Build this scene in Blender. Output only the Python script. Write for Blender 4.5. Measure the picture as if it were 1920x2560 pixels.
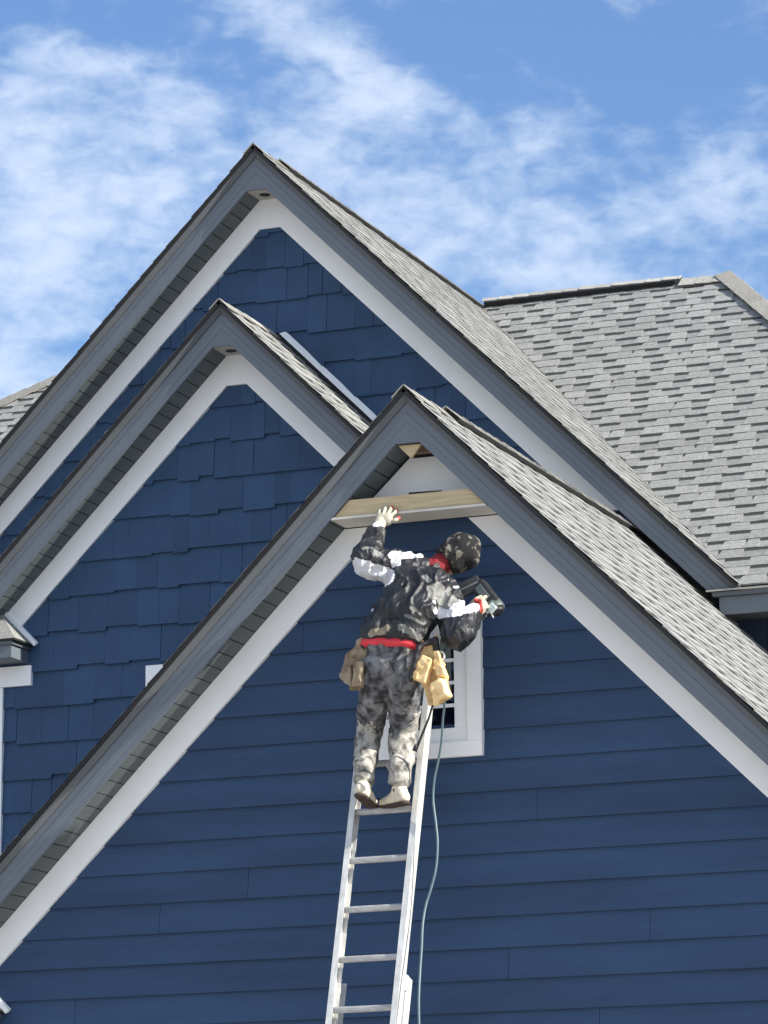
import bpy, bmesh, math, random
from mathutils import Vector, Matrix, noise as mnoise
sc = bpy.context.scene
for o in list(bpy.data.objects): bpy.data.objects.remove(o)
C = sc.collection
R2 = math.sqrt(2)

# ------------------------------------------------------------------ camera
F, YAW, PIT, ROL = 9140.693, 0.37836087, 0.21779628, -0.00954318   # focal length in photo pixels, angles in radians
CAM = Vector((0, 0, 1.6))
cy, sy, cp, sp = math.cos(YAW), math.sin(YAW), math.cos(PIT), math.sin(PIT)
W_ = Vector((-sy*cp, cy*cp, sp)); r0 = Vector((cy, sy, 0)); u0 = r0.cross(W_)
cr, sr = math.cos(ROL), math.sin(ROL)
R_ = cr*r0 + sr*u0; U_ = -sr*r0 + cr*u0
cam = bpy.data.cameras.new('camera'); co = bpy.data.objects.new('camera', cam); C.objects.link(co)
cam.sensor_fit = 'VERTICAL'; cam.sensor_height = 36; cam.sensor_width = 27
cam.lens = 36*F/2560; cam.clip_start = 0.1; cam.clip_end = 2000
m = Matrix((R_, U_, -W_)).transposed().to_4x4(); m.translation = CAM
co.matrix_world = m
sc.camera = co

def at(px, py, Y):
    d = R_*(px-960)/F - U_*(py-1280)/F + W_
    return CAM + d*(Y/d.y)

# ------------------------------------------------------------------ light
SUN_EL, SUN_AZ = math.radians(31), math.radians(-4.5)      # azimuth from +X towards +Y: the sun stands right of the house, so low over its front that the eaves keep the walls in shade
sun_dir = Vector((math.cos(SUN_EL)*math.cos(SUN_AZ), math.cos(SUN_EL)*math.sin(SUN_AZ), math.sin(SUN_EL)))
sl = bpy.data.lights.new('sun', 'SUN'); sl.energy = 5.0; sl.angle = math.radians(0.53); sl.color = (1.0, 0.94, 0.84)
so = bpy.data.objects.new('sun', sl); C.objects.link(so)
so.rotation_euler = sun_dir.to_track_quat('Z', 'Y').to_euler()

w = bpy.data.worlds.new('World'); sc.world = w; w.use_nodes = True
nt = w.node_tree; nt.nodes.clear()
def N(t, **k):
    n = nt.nodes.new(t)
    for a, b in k.items(): setattr(n, a, b)
    return n
def ML(op, a, b=None, c=None, clamp=False):
    n = N('ShaderNodeMath', operation=op); n.use_clamp = clamp
    for i, v in enumerate((a, b, c)):
        if v is None: continue
        if isinstance(v, (int, float)): n.inputs[i].default_value = v
        else: nt.links.new(v, n.inputs[i])
    return n.outputs[0]
sky = N('ShaderNodeTexSky', sky_type='NISHITA'); sky.sun_disc = False
sky.sun_elevation = SUN_EL; sky.sun_rotation = math.radians(90)-SUN_AZ
sky.air_density = 1.25; sky.dust_density = 1.2; sky.ozone_density = 2.6
geo = N('ShaderNodeTexCoord'); sep = N('ShaderNodeSeparateXYZ'); nt.links.new(geo.outputs['Generated'], sep.inputs[0])
az = ML('ARCTAN2', sep.outputs[0], sep.outputs[1]); el = ML('ARCSINE', sep.outputs[2])
AZ0, EL0 = -YAW, PIT
def ellipse(px, py, rx, ry, rot=0):
    """a soft bank of cloud centred on a direction of the sky"""
    d = R_*(px-960)/F - U_*(py-1280)/F + W_; d.normalize()
    a0, e0 = math.atan2(d.x, d.y), math.asin(d.z)
    du = ML('SUBTRACT', az, a0); dv = ML('SUBTRACT', el, e0)
    c, s = math.cos(rot), math.sin(rot)
    x = ML('DIVIDE', ML('ADD', ML('MULTIPLY', du, c), ML('MULTIPLY', dv, s)), rx/F)
    y = ML('DIVIDE', ML('SUBTRACT', ML('MULTIPLY', dv, c), ML('MULTIPLY', du, s)), ry/F)
    q = ML('ADD', ML('MULTIPLY', x, x), ML('MULTIPLY', y, y))
    return ML('POWER', 2.718, ML('MULTIPLY', q, -1.0))
cmb = N('ShaderNodeCombineXYZ'); nt.links.new(az, cmb.inputs[0]); nt.links.new(el, cmb.inputs[1])
def cnoise(sx, sy_, scale, detail, dist, off=0.0, rough=.55, rot=0.0):
    mp = N('ShaderNodeMapping'); nt.links.new(cmb.outputs[0], mp.inputs[0])
    mp.inputs['Scale'].default_value = (sx, sy_, 1); mp.inputs['Location'].default_value = (off, off*.7, 0)
    mp.inputs['Rotation'].default_value = (0, 0, rot)
    n = N('ShaderNodeTexNoise'); nt.links.new(mp.outputs[0], n.inputs['Vector'])
    n.inputs['Scale'].default_value = scale; n.inputs['Detail'].default_value = detail
    n.inputs['Roughness'].default_value = rough; n.inputs['Distortion'].default_value = dist
    return n.outputs[0]
n1 = cnoise(0.7, 1.2, 48, 7, 0.3, 3.1, .5, .25)
n2 = cnoise(0.75, 1.25, 135, 7, 0.35, 1.7, .56, .2)
n3 = cnoise(1.0, 1.0, 9, 3, 0.0, 8.2)
banks = [(120, 420, 420, 210, .05, .50), (90, 660, 330, 130, 0, .42), (60, 960, 220, 130, 0, .45), (500, 300, 330, 110, -.3, .20),
         (720, 60, 300, 60, -.55, .34), (900, 140, 180, 60, -.45, .36), (1060, 300, 260, 90, -.1, .30), (1500, 520, 460, 110, .1, .30),
         (1800, 330, 200, 90, .2, .12), (780, 400, 260, 140, 0, .22), (1250, 700, 260, 50, 0, .30), (1850, 440, 160, 60, .2, .2),
         (1000, 560, 260, 110, 0, .16), (230, 150, 260, 40, -.1, .22), (1300, 720, 900, 260, .05, .13), (300, 760, 500, 200, 0, .08)]
tot = None
for (a, b, c_, d_, r_, wt) in banks:
    e = ML('MULTIPLY', ellipse(a, b, c_, d_, r_), wt)
    tot = e if tot is None else ML('ADD', tot, e)
clear = None
for (a, b, c_, d_, r_, wt) in [(150, 40, 420, 70, 0, .25), (1500, 130, 520, 130, -.1, .42), (640, 330, 90, 60, 0, .12), (250, 720, 120, 60, 0, .08), (1500, 640, 200, 40, 0, .1), (180, 870, 160, 40, .2, .15)]:
    e = ML('MULTIPLY', ellipse(a, b, c_, d_, r_), wt)
    clear = e if clear is None else ML('ADD', clear, e)
base = ML('ADD', ML('ADD', ML('MULTIPLY', ML('SUBTRACT', n1, .5), 1.35), ML('MULTIPLY', ML('SUBTRACT', n2, .5), .85)), ML('MULTIPLY', ML('SUBTRACT', n3, .5), .25))
behind = ML('MULTIPLY', ML('MAXIMUM', ML('MULTIPLY', sep.outputs[1], -1.0), 0.0), 1.2)   # unseen cloud added behind the viewer to brighten the shaded walls
dens = ML('ADD', ML('ADD', ML('SUBTRACT', ML('ADD', base, tot), clear), 0.10), behind)
mr = N('ShaderNodeMapRange', interpolation_type='SMOOTHSTEP'); nt.links.new(dens, mr.inputs[0])
mr.inputs[1].default_value = -0.06; mr.inputs[2].default_value = 0.90; mr.inputs[3].default_value = 0.04; mr.inputs[4].default_value = 0.72
mix = N('ShaderNodeMixRGB'); nt.links.new(mr.outputs[0], mix.inputs[0])
skm = N('ShaderNodeMixRGB', blend_type='MULTIPLY'); skm.inputs[0].default_value = 1; nt.links.new(sky.outputs[0], skm.inputs[1])
skm.inputs[2].default_value = (0.53, 0.71, 0.97, 1)
nt.links.new(skm.outputs[0], mix.inputs[1]); mix.inputs[2].default_value = (4.9, 5.5, 6.4, 1)
bg = N('ShaderNodeBackground'); bg.inputs[1].default_value = 0.10
nt.links.new(mix.outputs[0], bg.inputs[0])
wo = N('ShaderNodeOutputWorld'); nt.links.new(bg.outputs[0], wo.inputs[0])

sc.view_settings.view_transform = 'Standard'; sc.view_settings.look = 'None'
sc.view_settings.exposure = 0.86; sc.view_settings.gamma = 1
try: sc.view_settings.use_curve_mapping = False
except Exception: pass
sc.render.engine = 'CYCLES'
sc.render.resolution_x = 768; sc.render.resolution_y = 1024

# ------------------------------------------------------------------ materials
MATS = {}
def mat(name, col, rough=.6, metal=0.0, var=0.0, vscale=8.0, stretch=(1, 1, 1), bump=0.0, bscale=60.0, bstretch=None, col2=None, spec=.5, tint=0.0, pattern=None, coat=0):
    if name in MATS: return MATS[name]
    M = bpy.data.materials.new(name); M.use_nodes = True; t = M.node_tree
    b = t.nodes['Principled BSDF']; b.inputs['Roughness'].default_value = rough; b.inputs['Metallic'].default_value = metal
    b.inputs['Specular IOR Level'].default_value = spec
    tc = t.nodes.new('ShaderNodeTexCoord')
    def nz(scale, st, det=4, rgh=.55):
        mp = t.nodes.new('ShaderNodeMapping'); t.links.new(tc.outputs['Object'], mp.inputs[0]); mp.inputs['Scale'].default_value = st
        n = t.nodes.new('ShaderNodeTexNoise'); t.links.new(mp.outputs[0], n.inputs['Vector'])
        n.inputs['Scale'].default_value = scale; n.inputs['Detail'].default_value = det; n.inputs['Roughness'].default_value = rgh
        return n
    c = (*col, 1)
    out = None
    if var or col2:
        n = nz(vscale, stretch)
        rp = t.nodes.new('ShaderNodeValToRGB'); t.links.new(n.outputs[0], rp.inputs[0])
        if col2:
            rp.color_ramp.elements[0].color = c; rp.color_ramp.elements[1].color = (*col2, 1)
            rp.color_ramp.elements[0].position = .42; rp.color_ramp.elements[1].position = .60
            if pattern:
                rp.color_ramp.elements[0].position, rp.color_ramp.elements[1].position = pattern
        else:
            rp.color_ramp.elements[0].position = .3; rp.color_ramp.elements[1].position = .7
            rp.color_ramp.elements[0].color = (*[x*(1-var) for x in col], 1); rp.color_ramp.elements[1].color = (*[min(1, x*(1+var)) for x in col], 1)
        out = rp.outputs[0]
        rr = t.nodes.new('ShaderNodeMapRange'); t.links.new(n.outputs[0], rr.inputs[0])
        rr.inputs[3].default_value = max(0, rough-.08); rr.inputs[4].default_value = min(1, rough+.08)
        t.links.new(rr.outputs[0], b.inputs['Roughness'])
    if tint:
        a = t.nodes.new('ShaderNodeAttribute'); a.attribute_name = 'tint'
        mr_ = t.nodes.new('ShaderNodeMapRange'); t.links.new(a.outputs['Fac'], mr_.inputs[0])
        mr_.inputs[1].default_value = 0; mr_.inputs[2].default_value = 1; mr_.inputs[3].default_value = 1-tint; mr_.inputs[4].default_value = 1+tint
        mx = t.nodes.new('ShaderNodeMixRGB'); mx.blend_type = 'MULTIPLY'; mx.inputs[0].default_value = 1
        if out: t.links.new(out, mx.inputs[1])
        else: mx.inputs[1].default_value = c
        t.links.new(mr_.outputs[0], mx.inputs[2]); out = mx.outputs[0]
    if out: t.links.new(out, b.inputs['Base Color'])
    else: b.inputs['Base Color'].default_value = c
    if bump:
        n = nz(bscale, bstretch or stretch, 5, .6)
        bp = t.nodes.new('ShaderNodeBump'); bp.inputs['Strength'].default_value = bump; bp.inputs['Distance'].default_value = .01
        t.links.new(n.outputs[0], bp.inputs['Height']); t.links.new(bp.outputs[0], b.inputs['Normal'])
    MATS[name] = M
    return M

BLUE = (.032, .068, .143)
m_lap = mat('blue_lap', BLUE, .66, spec=.28, var=.15, vscale=2.6, stretch=(.35, 1, 2.2), bump=.6, bscale=40, bstretch=(.35, 1, 7), tint=.05)
m_shake = mat('blue_shake', (.031, .069, .142), .66, spec=.28, var=.12, vscale=4, bump=.4, bscale=30, bstretch=(6, 1, .6), tint=.10)
m_back = mat('wall_backing_lap_shade', (.012, .022, .05), .8)
m_white = mat('white_trim', (.84, .85, .86), .5, var=.03, vscale=5, bump=.1, bscale=90)
m_fascia = mat('grey_fascia', (.118, .138, .165), .5, var=.06, vscale=3, bump=.15, bscale=30, bstretch=(1, 1, 1))
m_fascia2 = mat('grey_fascia_trim', (.092, .100, .115), .55, var=.08, vscale=3, bump=.15, bscale=30)
m_soffit = mat('grey_soffit', (.088, .102, .108), .6, var=.06, vscale=6, tint=.06)
m_dark = mat('dark_gap', (.010, .010, .012), .8)
m_shA = mat('shingle_tab', (.295, .297, .287), .92, var=.20, vscale=38, bump=.7, bscale=420, tint=.10, spec=.15)
m_shB = mat('shingle_base', (.275, .277, .268), .92, var=.20, vscale=38, bump=.7, bscale=420, tint=.14, spec=.15)
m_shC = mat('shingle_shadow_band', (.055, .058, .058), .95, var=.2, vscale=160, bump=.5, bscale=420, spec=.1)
m_cap = mat('shingle_cap', (.40, .39, .36), .92, var=.18, vscale=60, bump=.7, bscale=300, tint=.14, spec=.15)
m_flash = mat('flashing_metal', (.93, .95, .96), .3, metal=.0, var=.05, vscale=12)
m_wood = mat('raw_wood', (.50, .40, .24), .7, var=.18, vscale=5, stretch=(1.2, 6, 14), bump=.2, bscale=20, bstretch=(.6, 6, 16))
m_wood2 = mat('brown_wood', (.20, .14, .10), .75, var=.2, vscale=6, stretch=(1, 6, 12))
m_tan = mat('peak_block', (.42, .40, .36), .6, var=.06, vscale=9)
m_alu = mat('ladder_aluminium', (.60, .60, .58), .42, metal=.25, var=.16, vscale=16, stretch=(2, 2, .5), bump=.08, bscale=60)
m_rub = mat('black_rubber', (.02, .02, .02), .7)
m_mem = mat('black_membrane', (.012, .012, .016), .55, bump=.5, bscale=25)
m_ground = mat('ground_soil', (.45, .42, .37), .9, var=.2, vscale=.6, bump=.4, bscale=6)
m_hose = mat('teal_hose', (.085, .14, .16), .45, var=.1, vscale=30)
m_glassdark = mat('window_glass', (.010, .012, .016), .06, spec=.6)
m_room = mat('room_wall', (.30, .31, .29), .8, var=.05)
m_roomdark = mat('room_dark', (.01, .01, .012), .9)

# ------------------------------------------------------------------ mesh helpers
class MB:
    def __init__(s): s.v = []; s.f = []; s.m = []; s.t = []
    def poly(s, pts, mi=0, tint=.5):
        i = len(s.v); s.v += [tuple(p) for p in pts]; s.f.append(tuple(range(i, i+len(pts)))); s.m.append(mi); s.t.append(tint)
    def hexa(s, p, mi=0, tint=.5):      # p: 4 bottom + 4 top corners, same order
        i = len(s.v); s.v += [tuple(q) for q in p]
        for f in ((3, 2, 1, 0), (4, 5, 6, 7), (0, 1, 5, 4), (1, 2, 6, 5), (2, 3, 7, 6), (3, 0, 4, 7)):
            s.f.append(tuple(i+k for k in f)); s.m.append(mi); s.t.append(tint)
    def box(s, x0, x1, y0, y1, z0, z1, mi=0, tint=.5):
        s.hexa([(x0, y0, z0), (x1, y0, z0), (x1, y1, z0), (x0, y1, z0), (x0, y0, z1), (x1, y0, z1), (x1, y1, z1), (x0, y1, z1)], mi, tint)
    def prism(s, pts, y0, y1, mi=0, tint=.5):     # polygon in xz, extruded in y (pts as (x,z))
        n = len(pts); i = len(s.v)
        s.v += [(x, y0, z) for x, z in pts] + [(x, y1, z) for x, z in pts]
        s.f.append(tuple(range(i, i+n))); s.f.append(tuple(range(i+2*n-1, i+n-1, -1)))
        s.m += [mi, mi]; s.t += [tint, tint]
        for k in range(n):
            a, b = i+k, i+(k+1) % n
            s.f.append((a, a+n, b+n, b)); s.m.append(mi); s.t.append(tint)
    def tube(s, pts, r, n=10, mi=0, caps=True):
        pts = [Vector(p) for p in pts]; i0 = len(s.v); k = len(pts)
        up = Vector((.3, .2, 1)).normalized()
        for j, p in enumerate(pts):
            d = (pts[min(j+1, k-1)]-pts[max(j-1, 0)]).normalized()
            a = d.cross(up)
            if a.length < .05: a = d.cross(Vector((1, 0, 0)))
            a.normalize(); b = d.cross(a); rr = r[j] if isinstance(r, (list, tuple)) else r
            for q in range(n):
                t = 2*math.pi*q/n; s.v.append(tuple(p+a*math.cos(t)*rr+b*math.sin(t)*rr))
        for j in range(k-1):
            for q in range(n):
                A = i0+j*n+q; B = i0+j*n+(q+1) % n
                s.f.append((A, B, B+n, A+n)); s.m.append(mi); s.t.append(.5)
        if caps:
            s.f.append(tuple(i0+n-1-q for q in range(n))); s.f.append(tuple(i0+(k-1)*n+q for q in range(n))); s.m += [mi, mi]; s.t += [.5, .5]
    def build(s, name, mats, parent=None, clips=None, smooth=False, bevel=0, norm=True):
        if not isinstance(mats, (list, tuple)): mats = [mats]
        bm = bmesh.new(); L = bm.faces.layers.float.new('tint')
        vs = [bm.verts.new(v) for v in s.v]
        for f, mi, t in zip(s.f, s.m, s.t):
            try: fc = bm.faces.new([vs[k] for k in f])
            except ValueError: continue
            fc.material_index = mi; fc[L] = t; fc.smooth = smooth
        for (p, nrm) in (clips or []):      # keep the side the normal does not point to
            g = list(bm.verts)+list(bm.edges)+list(bm.faces)
            bmesh.ops.bisect_plane(bm, geom=g, plane_co=Vector(p), plane_no=Vector(nrm), clear_outer=True, dist=1e-6)
        if norm: bmesh.ops.recalc_face_normals(bm, faces=bm.faces)
        me = bpy.data.meshes.new(name); bm.to_mesh(me); bm.free()
        for q in mats: me.materials.append(q)
        o = bpy.data.objects.new(name, me); C.objects.link(o)
        if parent:
            o.parent = parent
            pw = Vector((0, 0, 0)); q = parent
            while q: pw += q.location; q = q.parent
            o.location = -pw
            # keep nested offsets right: child location is relative to all ancestors
        if bevel:
            b = o.modifiers.new('bevel', 'BEVEL'); b.width = bevel; b.segments = 2; b.limit_method = 'ANGLE'
        return o
def empty(name, loc, label, cat, group=None):
    o = bpy.data.objects.new(name, None); C.objects.link(o); o.location = loc; o.empty_display_size = .2
    o['label'] = label; o['category'] = cat
    if group: o['group'] = group
    return o
def tag(o, label, cat): o['label'] = label; o['category'] = cat; return o

# ------------------------------------------------------------------ ground (the sheet the house stands on; outside the frame, but it returns light)
g = MB(); g.poly([(-900, -900, 0), (900, -900, 0), (900, 900, 0), (-900, 900, 0)])
go = g.build('ground', m_ground); go['kind'] = 'structure'

# ------------------------------------------------------------------ house
Y3, Y2, Y1 = 19.368, 22.70, 23.35
O3, O2, O1 = .28, .29, .29
P3 = Vector((-7.441, 0, 6.864)); P2 = Vector((-10.111, 0, 8.548)); P1 = Vector((-10.136, 0, 9.879))
HF = .176      # depth of the rake boards below the roof line
HW = .327      # lower edge of the white frieze boards
house = empty('house', (-9, 23, 0), 'two storey house with navy blue siding, white trim and three steep grey gables', 'house')

def rp(pk, side, s, h, y):
    """point on a 45 degree rake: s down the slope from the apex, h square below the roof line"""
    return (pk.x+side*(s-h)/R2, y, pk.z-(s+h)/R2)

def rake(name, pk, side, prof, zend, mats, seg=1, x_end=None, closed=True):
    """extrudes a profile [(h, y), ...] down a rake with a mitred apex and a level cut at the foot"""
    b = MB(); n = len(prof)
    S = (pk.z-zend)*R2
    top = [rp(pk, side, h, h, y) for h, y in prof]
    bot = [rp(pk, side, S-h, h, y) for h, y in prof]
    for k in range(n):
        j = (k+1) % n
        b.poly([top[k], top[j], bot[j], bot[k]])
    b.poly(top); b.poly(list(reversed(bot)))
    return b.build(name, mats, house)

def gable_trim(pk, Yf, Yw, zl, zr, flat_f, flat_w, frieze_end_r=None):
    for side, ze in ((-1, zl), (1, zr)):
        # main board with two shallow steps, and the angled moulding above it
        rake('rake_fascia', pk, side, [(.0585, Yf), (.100, Yf), (.103, Yf-.004), (.137, Yf-.004), (.140, Yf), (HF, Yf), (HF, Yf+.022), (.0585, Yf+.022)], ze, m_fascia)
        rake('rake_moulding', pk, side, [(.006, Yf-.040), (.022, Yf-.040), (.0575, Yf-.010), (.0575, Yf+.022), (.006, Yf+.022)], ze, m_fascia2)
        # soffit: grooved boards running back from the fascia to the wall
        S = (pk.z-ze)*R2; b = MB(); s = HF+.004; rnd = random.Random(5)
        while s < S-HF-.05:
            e = s+.094
            pts = [rp(pk, side, q, h, y) for h in (HF-.012, HF-.002) for q, y in ((s, Yf+.024), (e, Yf+.024), (e, Yw-.006), (s, Yw-.006))]
            b.hexa(pts, 0, rnd.random()); s += .100
        b.hexa([rp(pk, side, q, h, y) for h in (HF-.030, HF-.016) for q, y in ((HF, Yf+.024), (S-HF, Yf+.024), (S-HF, Yw-.006), (HF, Yw-.006))], 1)
        b.build('soffit', [m_soffit, m_dark], house)
        # white frieze on the wall
        zz = ze if not (side == 1 and frieze_end_r) else frieze_end_r
        prof = [(HF-.001, Yw-.040), (HW, Yw-.040), (HW, Yw), (HF-.001, Yw)]
        if flat_w is not None:
            rake('frieze_board', pk, side, prof, zz, m_white)
    if flat_f:
        z = flat_f; top = pk.z-HF*R2; hw = top-z
        b = MB(); b.prism([(pk.x, top), (pk.x+hw, z), (pk.x-hw, z)], Yf, Yf+.022); b.build('fascia_gusset', m_fascia, house)
    if flat_w:
        z = flat_w; top = pk.z-HW*R2; hw = top-z
        b = MB(); b.prism([(pk.x, top), (pk.x+hw, z), (pk.x-hw, z)], Yw-.040, Yw); b.build('frieze_gusset', m_white, house)

def peak_block(pk, Yf, Yw, z):
    hw = (pk.z-z)-HF*R2
    b = MB(); b.box(pk.x-hw-.004, pk.x+hw+.004, Yf+.024, Yw-.040, z-.002, z+.012)
    o = b.build('peak_block', m_tan, house)
    c = MB(); cx, cyy = pk.x+.012, (Yf+Yw)/2-.01
    c.tube([(cx, cyy, z-.0045), (cx, cyy, z-.0025)], .040, 24)
    c.build('vent_hole', m_dark, o)

gable_trim(P3, Y3-O3, Y3, 3.56, 3.56, 6.541, None)
gable_trim(P2, Y2-O2, Y2, 6.28, 6.28, 8.227, 8.010)
gable_trim(P1, Y1-O1, Y1, 6.335, 6.335, 9.556, 9.336, frieze_end_r=7.01)
peak_block(P1, Y1-O1, Y1, 9.556); peak_block(P2, Y2-O2, Y2, 8.227)

# frieze of the front gable: it stops at the open peak where the collar board is being fitted
ZC = 6.122
for side in (-1, 1):
    b = MB(); t = P3.z-HF*R2-ZC; u = P3.z-HW*R2-ZC; zb = 3.56; t2 = P3.z-HF*R2-zb; u2 = P3.z-HW*R2-zb
    b.prism([(P3.x+side*t, ZC), (P3.x+side*u, ZC), (P3.x+side*u2, zb), (P3.x+side*t2, zb)], Y3-.040, Y3-.001)
    b.build('frieze_board', m_white, house)
b = MB(); t = P3.z-HF*R2-ZC-.016
b.prism([(P3.x, P3.z-HF*R2-.03), (P3.x+t, ZC+.016), (P3.x-t, ZC+.016)], Y3-.036, Y3-.001)
pp = b.build('peak_panel', m_white, house)
sl0, sl1 = at(1022, 1234, Y3-.040), at(1104, 1228, Y3-.040)
b = MB(); b.hexa([(sl0.x, Y3-.042, sl0.z-.010), (sl1.x, Y3-.042, sl1.z-.010), (sl1.x, Y3-.0375, sl1.z-.010), (sl0.x, Y3-.0375, sl0.z-.010),
                  (sl0.x, Y3-.042, sl0.z+.006), (sl1.x, Y3-.042, sl1.z+.006), (sl1.x, Y3-.0375, sl1.z+.006), (sl0.x, Y3-.0375, sl0.z+.006)])
b.build('slot', m_dark, pp)
# plywood wedge and rough framing in the open peak
b = MB(); q = [at(996, 1115, Y3-.24), at(1054, 1110, Y3-.24), at(1028, 1146, Y3-.24)]
b.prism([(v.x, v.z) for v in q], Y3-.245, Y3-.225); b.build('plywood_wedge', m_wood, house)
b = MB(); q0, q1 = at(1046, 1126, Y3-.12), at(1092, 1122, Y3-.12)
b.box(q0.x-.02, q1.x+.01, Y3-.14, Y3-.10, q0.z-.02, q0.z+.045); b.build('framing_block', m_wood2, house)
b = MB(); q0 = at(1060, 1140, Y3-.03); b.box(q0.x-.06, q0.x+.10, Y3-.05, Y3-.022, q0.z-.010, q0.z+.010); b.build('framing_gap', m_dark, house)

# ---- lap siding of the front gable
LIPZ0 = 3.286; EX = .1778
b = MB(); rnd = random.Random(3)
joints = [(622.8, 2199), (402, 2292), (1274, 2406), (1627, 2310), (1345, 2008), (760, 1590), (1500, 2530), (190, 2540)]
jj = [at(x, y, Y3) for x, y in joints]
k0 = -18
for k in range(k0, 20):
    z0 = LIPZ0+k*EX; z1 = z0+EX
    xs = [-10.20, -4.70]
    for p in jj:
        if z0 < p.z < z1: xs.append(p.x)
    if z0 < 3.1: xs.append(-10.2+rnd.uniform(.8, 4.5))
    xs.sort()
    for i in range(len(xs)-1):
        xa, xb = xs[i]+(.0012 if i else 0), xs[i+1]-(.0012 if i < len(xs)-2 else 0)
        yb, yt = Y3-.023, Y3-.0055
        t = rnd.random()
        b.poly([(xa, yb, z0), (xb, yb, z0), (xb, yt, z1+.004), (xa, yt, z1+.004)], 0, t)
        b.poly([(xa, yb, z0), (xa, Y3-.004, z0+.0), (xb, Y3-.004, z0), (xb, yb, z0)], 1, t)  # lap underside in the dark backing colour: contact shadow painted in
        b.poly([(xa, yb, z0), (xa, yt, z1+.004), (xa, Y3, z1), (xa, Y3, z0)], 0, t)
        b.poly([(xb, yb, z0), (xb, yt, z1+.004), (xb, Y3, z1), (xb, Y3, z0)], 0, t)
zt = P3.z-(HW-.01)*R2
wall = b.build('gable_wall', [m_lap, m_back], house, clips=[((P3.x, 0, zt), (1, 0, 1)), ((P3.x, 0, zt), (-1, 0, 1)), ((0, 0, ZC+.01), (0, 0, 1)), ((0, 0, 0.02), (0, 0, -1))], norm=False)
b = MB(); zb = 0; zt = P3.z-.03
b.prism([(P3.x, zt), (P3.x+2.72, zt-2.72), (P3.x+2.72, 0), (P3.x-2.72, 0), (P3.x-2.72, zt-2.72)], Y3-.0005, Y3+.12); b.build('wall_core', m_back, house)
# side walls of the front wing
for sx in (-1, 1):
    b = MB(); x = P3.x+sx*2.74; b.box(x-.02, x+.02, Y3+.005, Y1-.01, 0, 3.95); b.build('side_wall', m_lap, house)

# ---- shake siding on the two rear gables
def shakes(Yw, xa, xb, za, zb, zref, seed, clips):
    b = MB(); rnd = random.Random(seed); ex = .254
    k = math.floor((za-zref)/ex)
    while zref+k*ex < zb:
        z0 = zref+k*ex; x = xa-rnd.random()*.2; last = 0
        while x < xb:
            wd = rnd.choice((.115, .15, .165, .19, .215, .24)); 
            drop = rnd.choice((0, 0, -.026, -.026, -.013)); t = rnd.random()
            e = rnd.uniform(0, .0015)
            yb, yt = Yw-.028-e, Yw-.006-e
            g_ = rnd.choice((.0006, .0006, .0012, .0012, .004))
            x0, x1 = x, x+wd-g_
            zb0 = z0+drop
            b.hexa([(x0, yb, zb0), (x1, yb, zb0), (x1, Yw-.001, zb0), (x0, Yw-.001, zb0), (x0, yt, z0+ex+.003), (x1, yt, z0+ex+.003), (x1, Yw-.001, z0+ex+.003), (x0, Yw-.001, z0+ex+.003)], 0, t)
            x += wd
        k += 1
    o = b.build('gable_wall', [m_shake], house, clips=clips)
    return o
zt = P1.z-(HW-.01)*R2
shakes(Y1, -13.9, -6.3, 5.6, 9.34, 8.800, 11, [((P1.x, 0, zt), (1, 0, 1)), ((P1.x, 0, zt), (-1, 0, 1)), ((0, 0, 9.34), (0, 0, 1))])
zt = P2.z-(HW-.01)*R2
shakes(Y2, -12.6, -7.6, 3.2, 8.02, 6.368, 23, [((P2.x, 0, zt), (1, 0, 1)), ((P2.x, 0, zt), (-1, 0, 1)), ((0, 0, 8.02), (0, 0, 1)), ((-7.9, 0, 0), (1, 0, 0))])
# wall to the right of the rear gable, under the main eave
shakes(Y1, -6.9, -4.45, 3.5, 6.2, 8.800, 31, [((0, 0, 6.16), (0, 0, 1)), ((-6.32, 0, 0), (-1, 0, 0)), ((-4.5, 0, 0), (1, 0, 0))])
for (pk, Yw, hw, name) in ((P1, Y1, 3.60, 'wall_core'), (P2, Y2, 2.25, 'wall_core')):
    b = MB(); zt = pk.z-.06
    b.prism([(pk.x, zt), (pk.x+hw, zt-hw), (pk.x+hw, 0), (pk.x-hw, 0), (pk.x-hw, zt-hw)], Yw-.0005, Yw+.12); b.build(name, m_back, house)
b = MB(); b.box(-18.0, -4.55, Y1+.14, Y1+.26, 0, 6.2); b.build('wall_core', m_back, house)

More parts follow.
